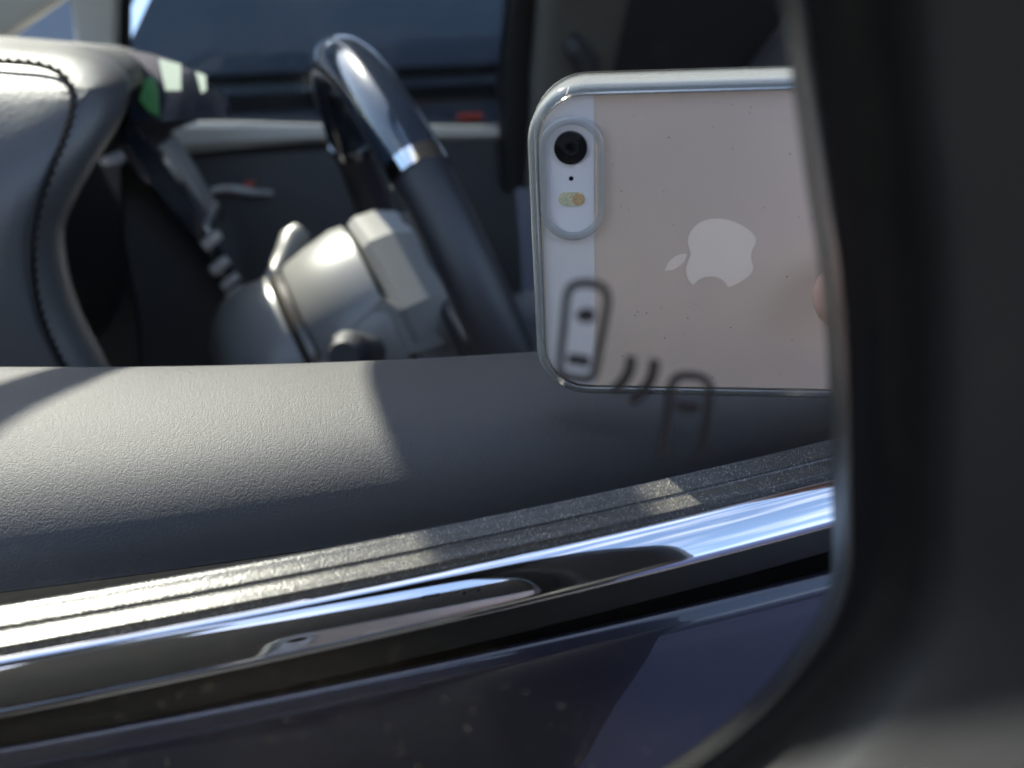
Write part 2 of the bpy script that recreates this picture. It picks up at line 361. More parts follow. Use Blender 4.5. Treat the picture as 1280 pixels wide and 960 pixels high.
obj('seam', *tube([cw(p.x, cap_w(p.y) + 0.0005, p.y) for p in sp], 0.0011, 8), seam_m, dash)
g = G()
acc = 0
for i in range(len(sp) - 1):
    acc += (sp[i + 1] - sp[i]).length
    if acc > 0.0034:
        acc = 0; t = (sp[i + 1] - sp[i]).normalized(); nn = Vector((-t.y, t.x, 0))
        a = sp[i] + nn * 0.0016; b = a + t * 0.0022 - nn * 0.0010
        g.add(*tube([cw(a.x, cap_w(a.y), a.y), cw((a.x + b.x) / 2, cap_w(a.y) - 0.0012, (a.y + b.y) / 2), cw(b.x, cap_w(b.y), b.y)], 0.0007, 6))
st = g.mk('stitching', seam_m, dash); st['kind'] = 'stuff'
# display recessed in the dashboard, facing the seats
def quad_on(name, px, wa, m, parent, dw=0.004):
    v = []
    for (x, y, w_) in px: c = onw(x, y, w_); v.append(c)
    a = [cw(c.x, c.y, c.z) for c in v]; b = [cw(c.x, c.y + 0.003, c.z) for c in v]
    n = len(a); f = [list(range(n)), list(range(n, 2 * n))] + [[i, (i + 1) % n, (i + 1) % n + n, i + n] for i in range(n)]
    return obj(name, a + b, f, m, parent, smooth=0)
dp = quad_on('display_panel', [(160, 63, 0.475), (180, 65, 0.475), (208, 73, 0.475), (250, 93, 0.475), (284, 122, 0.475), (284, 150, 0.475), (200, 152, 0.475), (163, 152, 0.475)], 0, piano, dash)
for m_, px in ((disp_g, [(181, 98), (193, 97), (198, 118), (199, 146), (186, 140), (174, 125)]), (disp_w, [(198, 73), (226, 80), (226, 113), (207, 113)]), (disp_w, [(244, 89), (257, 94), (258, 112), (252, 117)])):
    quad_on('display_field', [(x, y, 0.471) for x, y in px], 0, m_, dp)

# centre console with a slanted stack, seen from its side
def slab(pxs, w0, w1, name, m, parent, ins=0.004):
    pl = []
    for x, y in pxs: c = onw(x, y, w0); pl.append((c.x, c.z))
    rr = [[cw(a, w0, b) for a, b in offset2(pl, ins)], [cw(a, w0 + ins, b) for a, b in pl], [cw(a, w1 - ins, b) for a, b in pl], [cw(a, w1, b) for a, b in offset2(pl, ins)]]
    return obj(name, *loft(rr), m, parent)
cons = slab([(150, 205), (168, 195), (190, 215), (250, 300), (300, 372), (330, 470), (330, 600), (180, 600), (170, 400), (150, 300)], 0.74, 0.98, 'centre_console', dark_pl, car)
slab([(158, 146), (168, 150), (200, 195), (255, 275), (305, 362), (298, 368), (240, 300), (180, 225), (147, 182)], 0.70, 1.0, 'console_screen', piano, cons, 0.003)
slab([(148, 178), (158, 181), (186, 222), (184, 232), (160, 205)], 0.693, 0.70, 'screen_trim', chrome, cons, 0.001)
slab([(191, 181), (208, 178), (236, 222), (262, 268), (268, 292), (252, 280), (225, 238)], 0.79, 0.97, 'console_vent', mat('satin_silver', (0.42, 0.41, 0.40), 0.4, metal=0.3), cons, 0.004)
for x, y, r in ((271, 295, 0.0055), (281, 327, 0.0055), (294, 347, 0.0045), (299, 360, 0.003)):
    c = onw(x, y, 0.69); g = G()
    g.add(*tube([cw(c.x - 0.012, 0.69, c.z - 0.008), cw(c.x - 0.002, 0.69, c.z - 0.001), cw(c.x + 0.003, 0.69, c.z + 0.002)], [r, r, r * 0.8], 14)); g.mk('knob', MATS['satin_silver'], cons)

# steering wheel
WC, WR, WT = Vector((0.12, 0.5, -0.08)), 0.18, math.radians(18)
dn = Vector((math.sin(WT), 0, -math.cos(WT))); ax = Vector((math.cos(WT), 0, math.sin(WT)))
def rim(a0, a1, r, n):
    rings = []
    for i in range(n + 1):
        ph = math.radians(a0 + (a1 - a0) * i / n)
        rad = Vector((0, -1, 0)) * math.cos(ph) - dn * math.sin(ph)
        c = WC + rad * WR
        rings.append([cw(*(c + (rad * math.cos(2 * math.pi * k / 16) * r + ax * math.sin(2 * math.pi * k / 16) * r * 1.08))) for k in range(16)])
    return loft(rings)
wheel = obj('steering_wheel', *rim(-218, 38, 0.0152, 72), wheel_lea, car, label='black steering wheel with gloss upper rim and chrome clips')
obj('rim_insert', *rim(41, 139, 0.0162, 40), piano, wheel, label='gloss black upper rim of the steering wheel')
obj('rim_clip', *rim(38, 41, 0.0168, 2), chrome, wheel); obj('rim_clip', *rim(139, 142, 0.0168, 2), chrome, wheel)
def axring(a, r, n=28, sq=1.0): # ring round the column axis, a metres ahead of the wheel centre
    c = WC - ax * a; s = Vector((0, 1, 0))
    return [cw(*(c + s * math.cos(2 * math.pi * k / n) * r * sq - dn * math.sin(2 * math.pi * k / n) * r)) for k in range(n)]
obj('hub', *loft([axring(-0.03, 0.045), axring(-0.025, 0.065), axring(0.0, 0.07), axring(0.012, 0.066)]), dark_pl, wheel)
for ph in (-90, -8, 188):
    a = math.radians(ph); rad = Vector((0, -1, 0)) * math.cos(a) - dn * math.sin(a); sd = ax.cross(rad)
    rr = []
    for d_, hw, th in ((0.05, 0.032, 0.012), (0.10, 0.02, 0.010), (0.14, 0.017, 0.009), (0.172, 0.022, 0.009)):
        c = WC + rad * d_
        rr.append([cw(*(c + sd * x * hw + ax * y * th)) for x, y in rrect(-1, -1, 1, 1, 0.4, 3)])
    obj('spoke', *loft(rr), dark_pl, wheel)
colm = obj('steering_column', *loft([axring(-0.0030, 0.050, 9), axring(0.0020, 0.072, 9), axring(0.0170, 0.079, 9), axring(0.0320, 0.080, 9), axring(0.0380, 0.077, 9), axring(0.0400, 0.07, 9)]), grey_pl, car, smooth=22, label='grey steering column shroud behind the wheel')
obj('shroud', *loft([axring(0.0410, 0.070), axring(0.0430, 0.078), axring(0.0520, 0.0785), axring(0.0720, 0.074), axring(0.0900, 0.069), axring(0.0940, 0.066), axring(0.0950, 0.058)]), grey_pl, colm)
obj('shroud_ring', *loft([axring(0.0950, 0.05), axring(0.0955, 0.0645), axring(0.1000, 0.0655), axring(0.1030, 0.064), axring(0.1040, 0.05)]), mat('shroud_groove', (0.09, 0.08, 0.07), 0.25, metal=0.4), colm)
obj('shroud', *loft([axring(0.1040, 0.056), axring(0.1055, 0.066), axring(0.1220, 0.067), axring(0.1420, 0.062), axring(0.1540, 0.052), axring(0.1640, 0.035), axring(0.1680, 0.01)]), grey_pl, colm)
def at(x, y, w_): c = onw(x, y, w_); return cw(c.x, c.y, c.z)
obj('shroud_fillet', *loft([[at(478, 372, 0.428), at(545, 418, 0.425), at(560, 430, 0.42), at(420, 470, 0.43), at(395, 455, 0.433)],
                            [at(478, 372, 0.47), at(545, 412, 0.47), at(560, 430, 0.47), at(420, 470, 0.47), at(395, 455, 0.47)]]), grey_pl, colm)
obj('stalk', *tube([at(330, 372, 0.60), at(345, 345, 0.62), at(358, 318, 0.64), at(368, 300, 0.65), at(376, 290, 0.655)], [0.009, 0.009, 0.010, 0.013, 0.010], 12), grey_pl, colm)
obj('stalk', *tube([at(470, 440, 0.44), at(448, 437, 0.40), at(436, 440, 0.37), at(430, 446, 0.36)], [0.010, 0.011, 0.013, 0.009], 12), dark_pl, colm)

# far side of the cabin
PW = 1.38
pd = obj('passenger_door', *loft([[cw(l, PW + 0.0, -0.6), cw(l, PW - 0.03, -0.25), cw(l, PW, -0.02), cw(l, PW + 0.02, 0.0), cw(l, PW + 0.1, 0.0), cw(l, PW + 0.12, -0.6)] for l in (-0.55, -0.2, 0.2, 0.46)]), dark_pl, car, label='dark inner panel of the passenger door')
top = [(x, onw(x, y, PW)) for x, y in ((190, 158), (203, 153), (230, 152), (300, 153), (390, 156), (540, 157), (640, 159))]
bot = [onw(x, y, PW) for x, y in ((200, 170), (212, 186), (230, 192), (300, 185), (390, 177), (540, 175), (640, 173))]
g = G(); rings = []
for (_, a), b in zip(top, bot):
    rings.append([cw(a.x, PW + 0.04, a.z), cw(a.x, PW + 0.005, a.z - 0.002), cw(a.x, PW - 0.012, a.z * 0.8 + b.z * 0.2), cw(b.x, PW - 0.014, a.z * 0.3 + b.z * 0.7), cw(b.x, PW - 0.004, b.z), cw(b.x, PW + 0.04, b.z)])
g.add(*loft(rings)); g.mk('door_trim', cream, pd, label='cream upper trim of the passenger door')
obj('door_handle', *tube([at(263, 240, 1.34), at(275, 237, 1.33), at(295, 237, 1.325), at(320, 241, 1.33), at(340, 242, 1.34)], [0.004, 0.006, 0.007, 0.006, 0.005], 10), MATS['satin_silver'], pd)
obj('handle_lamp', *box((0, 0, 0), (0.016, 0.01, 0.008), lambda p: at(312, 230, 1.34) + p, 0.003), red_m, pd)
obj('window_glass', [cw(-0.24, PW + 0.03, 0.0), cw(0.47, PW + 0.03, -0.03), cw(0.50, PW - 0.08, 0.42), cw(0.05, PW - 0.08, 0.42), cw(-0.13, PW, 0.2),
                     cw(-0.24, PW + 0.034, 0.0), cw(0.47, PW + 0.034, -0.03), cw(0.50, PW - 0.076, 0.42), cw(0.05, PW - 0.076, 0.42), cw(-0.13, PW + 0.004, 0.2)],
    [[0, 1, 2, 3, 4], [9, 8, 7, 6, 5]] + [[i, (i + 1) % 5, (i + 1) % 5 + 5, i + 5] for i in range(5)], tint, pd, smooth=0)
def bar(pts, hw, hd, name, m, parent, r=0.35, label=None):
    """pillar of rounded section through car-frame points; hw along l, hd along w"""
    rr = []
    for i, p in enumerate(pts):
        rr.append([cw(p[0] + a * hw[i], p[1] + b * hd, p[2]) for a, b in rrect(-1, -1, 1, 1, r, 4)])
    return obj(name, *loft(rr), m, parent, label=label)
bp = bar([(0.535, 1.30, -0.1), (0.545, 1.30, 0.08), (0.56, 1.28, 0.195), (0.60, 1.22, 0.44)], [0.072, 0.066, 0.073, 0.08], 0.03, 'b_pillar', mat('dark_lining', (0.085, 0.083, 0.076), 0.8), car, label='grey lined pillar behind the passenger window')
bar([(0.455, 1.35, -0.1), (0.457, 1.345, 0.08), (0.47, 1.33, 0.195), (0.50, 1.27, 0.44)], [0.022, 0.022, 0.022, 0.024], 0.03, 'window_frame', black_rub, bp)
obj('belt_guide', *tube([at(712, 50, 1.25), at(722, 62, 1.24), at(734, 78, 1.24), at(736, 100, 1.245)], [0.016, 0.020, 0.020, 0.016], 10), dark_pl, bp)
bar([(-0.215, 1.27, 0.06), (-0.165, 1.25, 0.135), (-0.155, 1.24, 0.20), (-0.10, 1.20, 0.30), (0.05, 1.14, 0.44)], [0.05, 0.024, 0.029, 0.03, 0.03], 0.025, 'a_pillar', pillar_m, car, label='pale lined windscreen pillar on the passenger side')
bar([(-0.15, 1.315, 0.06), (-0.135, 1.285, 0.135), (-0.123, 1.275, 0.20), (-0.06, 1.23, 0.30), (0.07, 1.16, 0.44)], [0.010, 0.008, 0.009, 0.01, 0.01], 0.012, 'window_frame', black_rub, car)
bar([(-0.62, 0.062, 0.05), (-0.40, 0.097, 0.17), (-0.22, 0.132, 0.285), (-0.02, 0.172, 0.42), (0.03, 0.182, 0.45)], [0.05, 0.05, 0.05, 0.055, 0.06], 0.035, 'a_pillar', pillar_m, car, label='pale lined windscreen pillar on the driver side')
bar([(-0.42, 1.27, 0.10), (-0.30, 1.245, 0.168), (-0.20, 1.225, 0.225), (0.02, 1.17, 0.43)], [0.05, 0.05, 0.05, 0.05], 0.02, 'quarter_pillar', pillar_m, car)
roof_r = []
for l in (0.0, 0.1, 0.5, 1.1, 1.7):
    roof_r.append([cw(l, 0.20, 0.44), cw(l, 0.35, 0.50), cw(l, 0.70, 0.525), cw(l, 1.05, 0.50), cw(l, 1.22, 0.44), cw(l, 1.05, 0.475), cw(l, 0.70, 0.495), cw(l, 0.35, 0.475)])
obj('roof', *loft(roof_r), pillar_m, car)
obj('windscreen', [cw(-0.75, 0.15, 0.02), cw(-0.75, 1.25, 0.02), cw(-0.01, 1.20, 0.47), cw(-0.01, 0.24, 0.47), cw(-0.75, 0.15, 0.026), cw(-0.75, 1.25, 0.026), cw(-0.01, 1.20, 0.476), cw(-0.01, 0.24, 0.476)],
    [[0, 1, 2, 3], [4, 5, 6, 7], [0, 1, 5, 4], [1, 2, 6, 5], [2, 3, 7, 6], [3, 0, 4, 7]], wscreen, car, smooth=0)
SL, SW = -SUN.x / SUN.z, SUN.y / SUN.z              # sun slope in the car frame
def on_screen(l0, w0, lift=0.0):        # point of the windscreen between the sun and a spot on the door cap
    u_ = (l0 + 0.75 + 1.644 * 0.02) / (1.644 - SL) + lift
    return Vector((l0 + SL * u_, w0 + SW * u_, u_))
cap_shadow = [(p.x, p.y) for p in spline([Vector((a, b, 0)) for a, b in ((0.012, 0.079), (0.018, 0.0845), (0.032, 0.0855), (0.09, 0.0860), (0.148, 0.085), (0.150, 0.06), (0.148, 0.024), (0.09, 0.0225), (0.056, 0.021), (0.046, 0.016), (0.043, 0.004), (0.039, -0.03), (0.033, -0.036), (0.018, -0.036), (0.0085, -0.03), (0.0055, 0.01), (0.0075, 0.05))], 4, True)]  # outline of the shadow wanted on the door cap
pr = [[cw(*(on_screen(a, b) + Vector((0.004 + d_, 0, 0)))) for a, b in cap_shadow] for d_ in (0.0, 0.002)]
obj('added_shadow_bar', *tube([cw(*on_screen(a, b, 0.012)) for a, b in ((-0.026, 0.125), (-0.036, 0.104), (-0.050, 0.083), (-0.070, 0.062), (-0.092, 0.045), (-0.12, 0.03))], 0.0062, 10), black_rub, car, smooth=40)  # unseen bar added to throw a diagonal shadow stripe on the door cap
obj('added_shadow_panel', *loft(pr), dark_pl, car, smooth=20)  # unseen panel, added and shaped only to shade the door cap and seal
obj('cabin_floor', *box((0, 0, 0), (2.7, 1.4, 0.04), lambda p: cw(0.6 + p.x, 0.76 + p.y, -0.68 + p.z)), carpet, car)
obj('bulkhead', *box((0, 0, 0), (0.04, 1.3, 1.1), lambda p: cw(1.72 + p.x, 0.74 + p.y, -0.1 + p.z)), carpet, car)
obj('rear_side_panel', *box((0, 0, 0), (1.05, 0.05, 1.1), lambda p: cw(1.16 + p.x, 1.36 + p.y, -0.1 + p.z)), carpet, car)
obj('rear_side_panel', *box((0, 0, 0), (1.0, 0.05, 1.1), lambda p: cw(1.2 + p.x, 0.12 + p.y, -0.1 + p.z)), carpet, car)
def seat(wc, lc):
    s = obj('front_seat', *loft([[cw(lc + l_, wc + a * 0.23, -0.30 + b) for a, b in ((-1, -0.12), (-1, 0.0), (-0.85, 0.035), (-0.6, 0.012), (0.6, 0.012), (0.85, 0.035), (1, 0.0), (1, -0.12))] for l_ in (-0.52, -0.46, -0.2, 0.0)]), dash_lea, car)
    rr = []
    for t, hw, hd in ((0.0, 0.23, 0.06), (0.2, 0.24, 0.06), (0.42, 0.22, 0.055), (0.52, 0.16, 0.04), (0.545, 0.10, 0.02)):
        rr.append([cw(lc + 0.02 + t * 0.36 + b * hd, wc + a * hw, -0.33 + t * 0.93) for a, b in rrect(-1, -1, 1, 1, 0.5, 4)])
    obj('backrest', *loft(rr), dash_lea, s)
    rr = []
    for t, hw, hd in ((0.0, 0.09, 0.03), (0.03, 0.13, 0.045), (0.12, 0.13, 0.045), (0.16, 0.09, 0.02)):
        rr.append([cw(lc + 0.24 + t * 0.3 + b * hd, wc + a * hw, 0.215 + t) for a, b in rrect(-1, -1, 1, 1, 0.5, 4)])
    obj('headrest', *loft(rr), dash_lea, s)
seat(0.46, 0.68); seat(1.04, 0.70)

# ------------------------------------------------------------------ neighbouring van, seen through the cabin
van = thing('parked_van', cw(0.4, 2.9, -SILL), 'dark blue van parked beyond the passenger window', 'van')
vb = []
for l in (-1.8, -1.75, -1.5, 0.0, 1.5, 2.6, 2.65):
    e = 0.03 if l in (-1.8, 2.65) else 0.0
    vb.append([cw(l, a, b) for a, b in ((2.35 + e, -0.62), (2.30 + e, -0.3), (2.285 + e, 0.02), (2.30 + e, 0.2), (2.36 + e, 0.6), (2.44 + e, 0.9), (2.62 + e, 1.0), (3.6 - e, 1.0), (3.9 - e, 0.2), (3.88 - e, -0.62))])
body = obj('body', *loft(vb), van_m, van)
for u0, u1, p, m_ in ((0.035, 0.075, 0.022, black_rub), (0.098, 0.125, 0.014, black_rub)):
    rr = [[cw(l, 2.29 - p, u0 + 0.004), cw(l, 2.29 - p, u1 - 0.004), cw(l, 2.294, u1), cw(l, 2.33, u1), cw(l, 2.33, u0), cw(l, 2.294, u0)] for l in (-1.6, 2.5)]
    obj('side_moulding', *loft(rr), m_, van)
c = onw(588, 146, 2.27)
obj('side_marker', *box((0, 0, 0), (0.07, 0.02, 0.022), lambda p: cw(c.x + p.x, 2.275 + p.y, c.z + p.z), 0.006), red_m, van)
for l in (-1.1, 1.8):
    g = G(); g.add(*tube([cw(l, 2.36, -0.65), cw(l, 2.38, -0.65), cw(l, 2.56, -0.65), cw(l, 2.58, -0.65)], [0.29, 0.32, 0.32, 0.29], 28)); wh = g.mk('wheel', tyre_m, van)
    g = G(); g.add(*tube([cw(l, 2.35, -0.65), cw(l, 2.37, -0.65)], [0.18, 0.2], 20)); g.mk('rim', mat('steel_rim', (0.4, 0.4, 0.42), 0.4, metal=0.8), wh)

# ------------------------------------------------------------------ unseen blue car, added for a blue reflection in paint and chrome
pc = thing('added_blue_car', cw(0.3, -2.1, -SILL), 'blue car added out of view for its reflection in the glossy door paint', 'car')
blue_m = mat('blue_paint', (0.05, 0.063, 0.14), 0.35, coat=0.8)
glass_dark = mat('dark_car_glass', (0.01, 0.012, 0.015), 0.05, coat=1)
def shellr(l, e, top):
    return [cw(l, a, b) for a, b in ((-1.30 - e, -0.72), (-1.22 - e, -0.5), (-1.20 - e, -0.2), (-1.24 - e, -0.02), (-1.27 - e, 0.0), (-1.33 - e, top * 0.55), (-1.42 - e, top * 0.92), (-1.60 - e, top), (-2.6 + e, top), (-2.78 + e, top * 0.92), (-2.93 + e, 0.0), (-3.0 + e, -0.2), (-2.9 + e, -0.72))]
obj('body', *loft([shellr(-2.0, 0.12, 0.01), shellr(-1.8, 0.02, 0.04), shellr(-0.9, 0.0, 0.08), shellr(-0.2, 0.0, 0.43), shellr(0.6, 0.0, 0.46), shellr(1.5, 0.0, 0.42), shellr(2.0, 0.02, 0.12), shellr(2.2, 0.12, 0.02)]), blue_m, pc)
for l0_, l1_, t0_, t1_ in ((-0.25, 0.42, 0.22, 0.36), (0.48, 1.3, 0.36, 0.30)):
    obj('side_window', *loft([[cw(l0_, -1.262, 0.03), cw(l1_, -1.262, 0.03), cw(l1_, -1.375, t1_), cw(l0_ + 0.1, -1.375, t0_)], [cw(l0_, -1.30, 0.03), cw(l1_, -1.30, 0.03), cw(l1_, -1.41, t1_), cw(l0_ + 0.1, -1.41, t0_)]]), glass_dark, pc, smooth=0)
for l in (-1.3, 1.4):
    wh = obj('wheel', *tube([cw(l, -1.20, -0.66), cw(l, -1.215, -0.66), cw(l, -1.42, -0.66), cw(l, -1.44, -0.66)], [0.29, 0.32, 0.32, 0.29], 28), tyre_m, pc)
    obj('rim', *tube([cw(l, -1.185, -0.66), cw(l, -1.2, -0.66)], [0.18, 0.2], 20), MATS['steel_rim'], wh)

# ------------------------------------------------------------------ the folded door mirror
E1 = Vector((1, 0, 0)); E1 = (E1 - MN * E1.dot(MN)).normalized(); E2 = MN.cross(E1)
MO = MN * MH
def mpx(x, y):                         # pixel -> coordinates on the mirror plane
    d = ray(x, y); p = d * (MH / MN.dot(d)) - MO
    return (p.dot(E1), p.dot(E2))
def mp(a, b, t):                       # a right, b down on the glass, t towards the viewer
    p = MO + E1 * a + E2 * b - MN * t
    return mw(p.x, p.y, p.z)
outline_px = [(978, -60), (986, 0), (1000, 95), (1020, 240), (1035, 340), (1043, 430), (1047, 520), (1049, 610), (1050, 680), (1046, 728), (1030, 775), (1003, 815), (963, 863), (913, 910), (850, 957), (765, 1005), (640, 1040), (450, 1060), (150, 1060), (-120, 1035), (-250, 930), (-290, 700), (-280, 400), (-230, 120), (-120, -80), (60, -170), (350, -200), (650, -200), (850, -190), (945, -150)]
mo = [(p.x, p.y) for p in spline([Vector((*mpx(x, y), 0)) for x, y in outline_px], 5, True)]
dm = thing('door_mirror', mp(-0.02, 0.0, -0.03), 'black door mirror folded against the car, glass reflecting phone and door', 'mirror')
def ringm(ins, t): return [mp(a, b, t) for a, b in offset2(mo, -ins)]
glass = obj('mirror_glass', *loft([ringm(-0.0004, -0.0022), ringm(-0.0002, -0.0002), ringm(-0.0006, 0.0)], caps=True), mir, dm, smooth=20, label='silvered mirror glass with a blind spot warning symbol')
obj('glass_edge', *loft([ringm(-0.0007, 0.00012), ringm(0.0005, 0.0003), ringm(0.0010, 0.0002), ringm(0.0015, -0.0003), ringm(0.0018, -0.0012), ringm(0.0018, -0.0025)], caps=False), bezel_m, dm, smooth=60, label='bright ground edge around the mirror glass')
# housing: recess, inner wall, rounded lip and outer shell; the lip is deep on the outer (right) side only
cmx = sum(p[0] for p in mo) / len(mo)
def shell(ins, t, flat):
    out = []
    for i, (a, b) in enumerate(offset2(mo, -1e-6)):
        a2, b2 = offset2(mo, -ins)[i] if False else (a, b)
        out.append((a, b))
    return out
prof = [(0.0019, -0.006), (0.0026, -0.0064), (0.0050, -0.0060), (0.0072, -0.0048), (0.0086, -0.002), (0.0094, 0.0016), (0.0104, 0.0030), (0.0125, 0.0044), (0.018, 0.0082), (0.025, 0.0120), (0.032, 0.0135), (0.037, 0.0110), (0.040, 0.003), (0.040, -0.012), (0.028, -0.035), (0.010, -0.055), (-0.02, -0.066)]
rings = []
for ins, t in prof:
    o2 = offset2(mo, -ins) if ins > 0 else offset2(mo, -ins)
    r = []
    for (a0, b0), (a, b) in zip(mo, o2):
        k = min(1.0, max(0.0, (a0 + 0.052) / 0.05))          # slim towards the door side
        k = 0.30 + 0.70 * k
        r.append(mp(a0 + (a - a0) * k, b0 + (b - b0) * k, t * (k if t > 0 else 1)))
    rings.append(r)
v, f = loft(rings, True, False); n_ = len(mo)
f.append(list(range((len(rings) - 1) * n_, len(rings) * n_)))
obj('housing', v, f, housing_m, dm, smooth=50, label='black textured plastic housing around the glass')
p0_ = mp(-0.055, 0.025, -0.035); p1_ = cw(-0.17, -0.004, -0.03)
obj('mount_arm', *tube([p0_, p0_.lerp(p1_, 0.35) + Vector((0, 0, -0.012)), p0_.lerp(p1_, 0.7) + Vector((0, 0, -0.010)), p1_, p1_ + Vector((0.02, 0.02, 0))], [0.018, 0.016, 0.019, 0.026, 0.028], 18), housing_m, dm, smooth=60)
# printed blind spot symbol: two cars and two waves
sym = obj('warning_symbol', [mp(*mpx(x, y), 0.0003) for x, y in ((728, 386), (733, 385), (744, 389), (745, 396), (741, 402), (731, 403), (722, 400), (719, 393))], [list(range(8))], icon_m, glass, smooth=0, label='grey warning symbol of two cars and radar waves')
def stroke(pts, wd, close=False, n=6):
    pts = [Vector((*mpx(x, y), 0)) for x, y in pts]; q = spline(pts, n, close); wd = wd / FPX * 0.08 / 2
    L_, R_ = [], []
    for i, p in enumerate(q):
        a = q[i - 1] if (close or i > 0) else q[0]; b = q[(i + 1) % len(q)] if (close or i < len(q) - 1) else q[-1]
        t = (b - a).normalized(); nn = Vector((-t.y, t.x, 0)) * wd
        L_.append(mp(p.x + nn.x, p.y + nn.y, 0.0003)); R_.append(mp(p.x - nn.x, p.y - nn.y, 0.0003))
    m_ = len(q); v = L_ + R_; f = [[i, (i + 1) % m_, (i + 1) % m_ + m_, i + m_] for i in range(m_ if close else m_ - 1)]
    return v, f
obj('symbol_car', *stroke([(712, 361), (722, 355), (737, 354), (751, 358), (758, 366), (759, 380), (754, 410), (747, 450), (742, 469), (735, 474), (720, 473), (706, 470), (700, 464), (700, 450), (705, 405), (708, 375)], 9.5, True), icon_m, sym)
obj('symbol_bumper', *stroke([(709, 449), (722, 450), (737, 453)], 12.5), icon_m, sym)
obj('symbol_wave', *stroke([(789, 446), (787, 462), (779, 477), (767, 489)], 12.5), icon_m, sym)
obj('symbol_wave', *stroke([(818, 450), (816, 467), (808, 484), (798, 495), (788, 504)], 12.5), icon_m, sym)
obj('symbol_car', *stroke([(827, 572), (831, 540), (836, 505), (840, 480), (850, 471), (866, 470), (880, 474), (887, 483), (886, 500), (882, 530), (876, 572)], 9.5), icon_m, sym)
obj('symbol_bumper', *stroke([(846, 506), (860, 510), (873, 507)], 13), icon_m, sym)

# ------------------------------------------------------------------ the phone, its case and the hand
ROT = math.radians(-1.1)
def ph(x, y, z): y += 0.0010; return mw(x * math.cos(ROT) - y * math.sin(ROT), x * math.sin(ROT) + y * math.cos(ROT), z)
X0, X1, Y0, Y1 = -0.0061, 0.1177, -0.0095, 0.0491
ZB = -0.0024
phone = thing('phone', ph((X0 + X1) / 2, Y1, -0.006), 'silver phone with white camera strip held level, reflected in the mirror', 'phone')
def pring(ins, z, x0=X0, x1=X1, r=0.0088): return [ph(a, b, z) for a, b in rrect(x0 + ins, Y0 + ins, x1 - ins, Y1 - ins, max(0.0005, r - ins), 8)]
obj('body', *loft([pring(0.0006, -0.0100), pring(0, -0.0094), pring(0, ZB - 0.0006), pring(0.0006, ZB)]), alu, phone)
obj('screen', *loft([pring(0.0008, -0.01005), pring(0.001, -0.0105), pring(0.0015, -0.0106)]), screen_gl, phone)
def strip(xa, xb, left):
    o = [p for p in rrect(X0 + 0.0007, Y0 + 0.0007, X1 - 0.0007, Y1 - 0.0007, 0.0081, 10)]
    s = [p for p in o if (p[0] < 0.004 if left else p[0] > xa)]
    if left: pts = sorted([p for p in s], key=lambda p: p[1]); xe = xb
    else: pts = sorted(s, key=lambda p: p[1]); xe = xa
    poly = [(xe, Y0 + 0.0007)] + pts + [(xe, Y1 - 0.0007)]
    n = len(poly)
    a = [ph(x, y, ZB - 0.0002) for x, y in poly]; b = [ph(x, y, ZB + 0.00012) for x, y in poly]
    return a + b, [list(range(n)), list(range(n, 2 * n))] + [[i, (i + 1) % n, (i + 1) % n + n, i + n] for i in range(n)]
gs = obj('glass_strip', *strip(0, 0.0041, True), white_gl, phone, label='white glass strip around the camera')
obj('glass_strip', *strip(0.1075, 0, False), white_gl, phone)
def disc(cx, cy, r, z0, z1, n=28, r1=None): return loft([[ph(cx + (r if z == z0 else (r1 or r)) * math.cos(2 * math.pi * k / n), cy + (r if z == z0 else (r1 or r)) * math.sin(2 * math.pi * k / n), z) for k in range(n)] for z in (z0, z1)])
ln = obj('camera_lens', *disc(0, 0, 0.0030, ZB, ZB + 0.00055, r1=0.0029), lens_m, phone)
obj('lens_ring', *loft([[ph(r * math.cos(2 * math.pi * k / 28), r * math.sin(2 * math.pi * k / 28), z) for k in range(28)] for r, z in ((0.00145, ZB + 0.00056), (0.0014, ZB + 0.0006), (0.0011, ZB + 0.0006), (0.00105, ZB + 0.00056))]), lens_in, ln)
obj('microphone', *disc(0, 0.0055, 0.00042, ZB, ZB + 0.00022, 14), lens_m, phone)
def pill(x0, x1, y0, y1, n=10): return rrect(x0, y0, x1, y1, min(x1 - x0, y1 - y0) / 2 - 1e-5, n)
fo = pill(-0.0024, 0.0024, 0.0080, 0.0106)
fl = obj('flash', *loft([[ph(x, y, ZB) for x, y in fo], [ph(x, y, ZB + 0.00022) for x, y in fo]]), flash_w, phone)
obj('flash_lamp', *loft([[ph(x, y, z) for x, y in pill(0.0001, 0.0023, 0.0082, 0.0104)] for z in (ZB + 0.0002, ZB + 0.0003)]), flash_a, fl)
# logo: apple silhouette with a leaf, outline from cubic segments
def bez(p, segs, n=8):
    out = [p]
    for s in segs:
        if len(s) == 4: c = (p[0] + 2 / 3 * s[0], p[1] + 2 / 3 * s[1]); e = (p[0] + s[2], p[1] + s[3]); c1, c2 = c, (e[0] + 2 / 3 * (p[0] + s[0] - e[0]), e[1] + 2 / 3 * (p[1] + s[1] - e[1]))
        else: c1 = (p[0] + s[0], p[1] + s[1]); c2 = (p[0] + s[2], p[1] + s[3]); e = (p[0] + s[4], p[1] + s[5])
        for k in range(1, n + 1):
            t = k / n; a = (1 - t) ** 3; b = 3 * (1 - t) ** 2 * t; c_ = 3 * (1 - t) * t * t; d = t ** 3
            out.append((a * p[0] + b * c1[0] + c_ * c2[0] + d * e[0], a * p[1] + b * c1[1] + c_ * c2[1] + d * e[1]))
        p = e
    return out[:-1] if (abs(out[-1][0] - out[0][0]) + abs(out[-1][1] - out[0][1])) < 3 else out
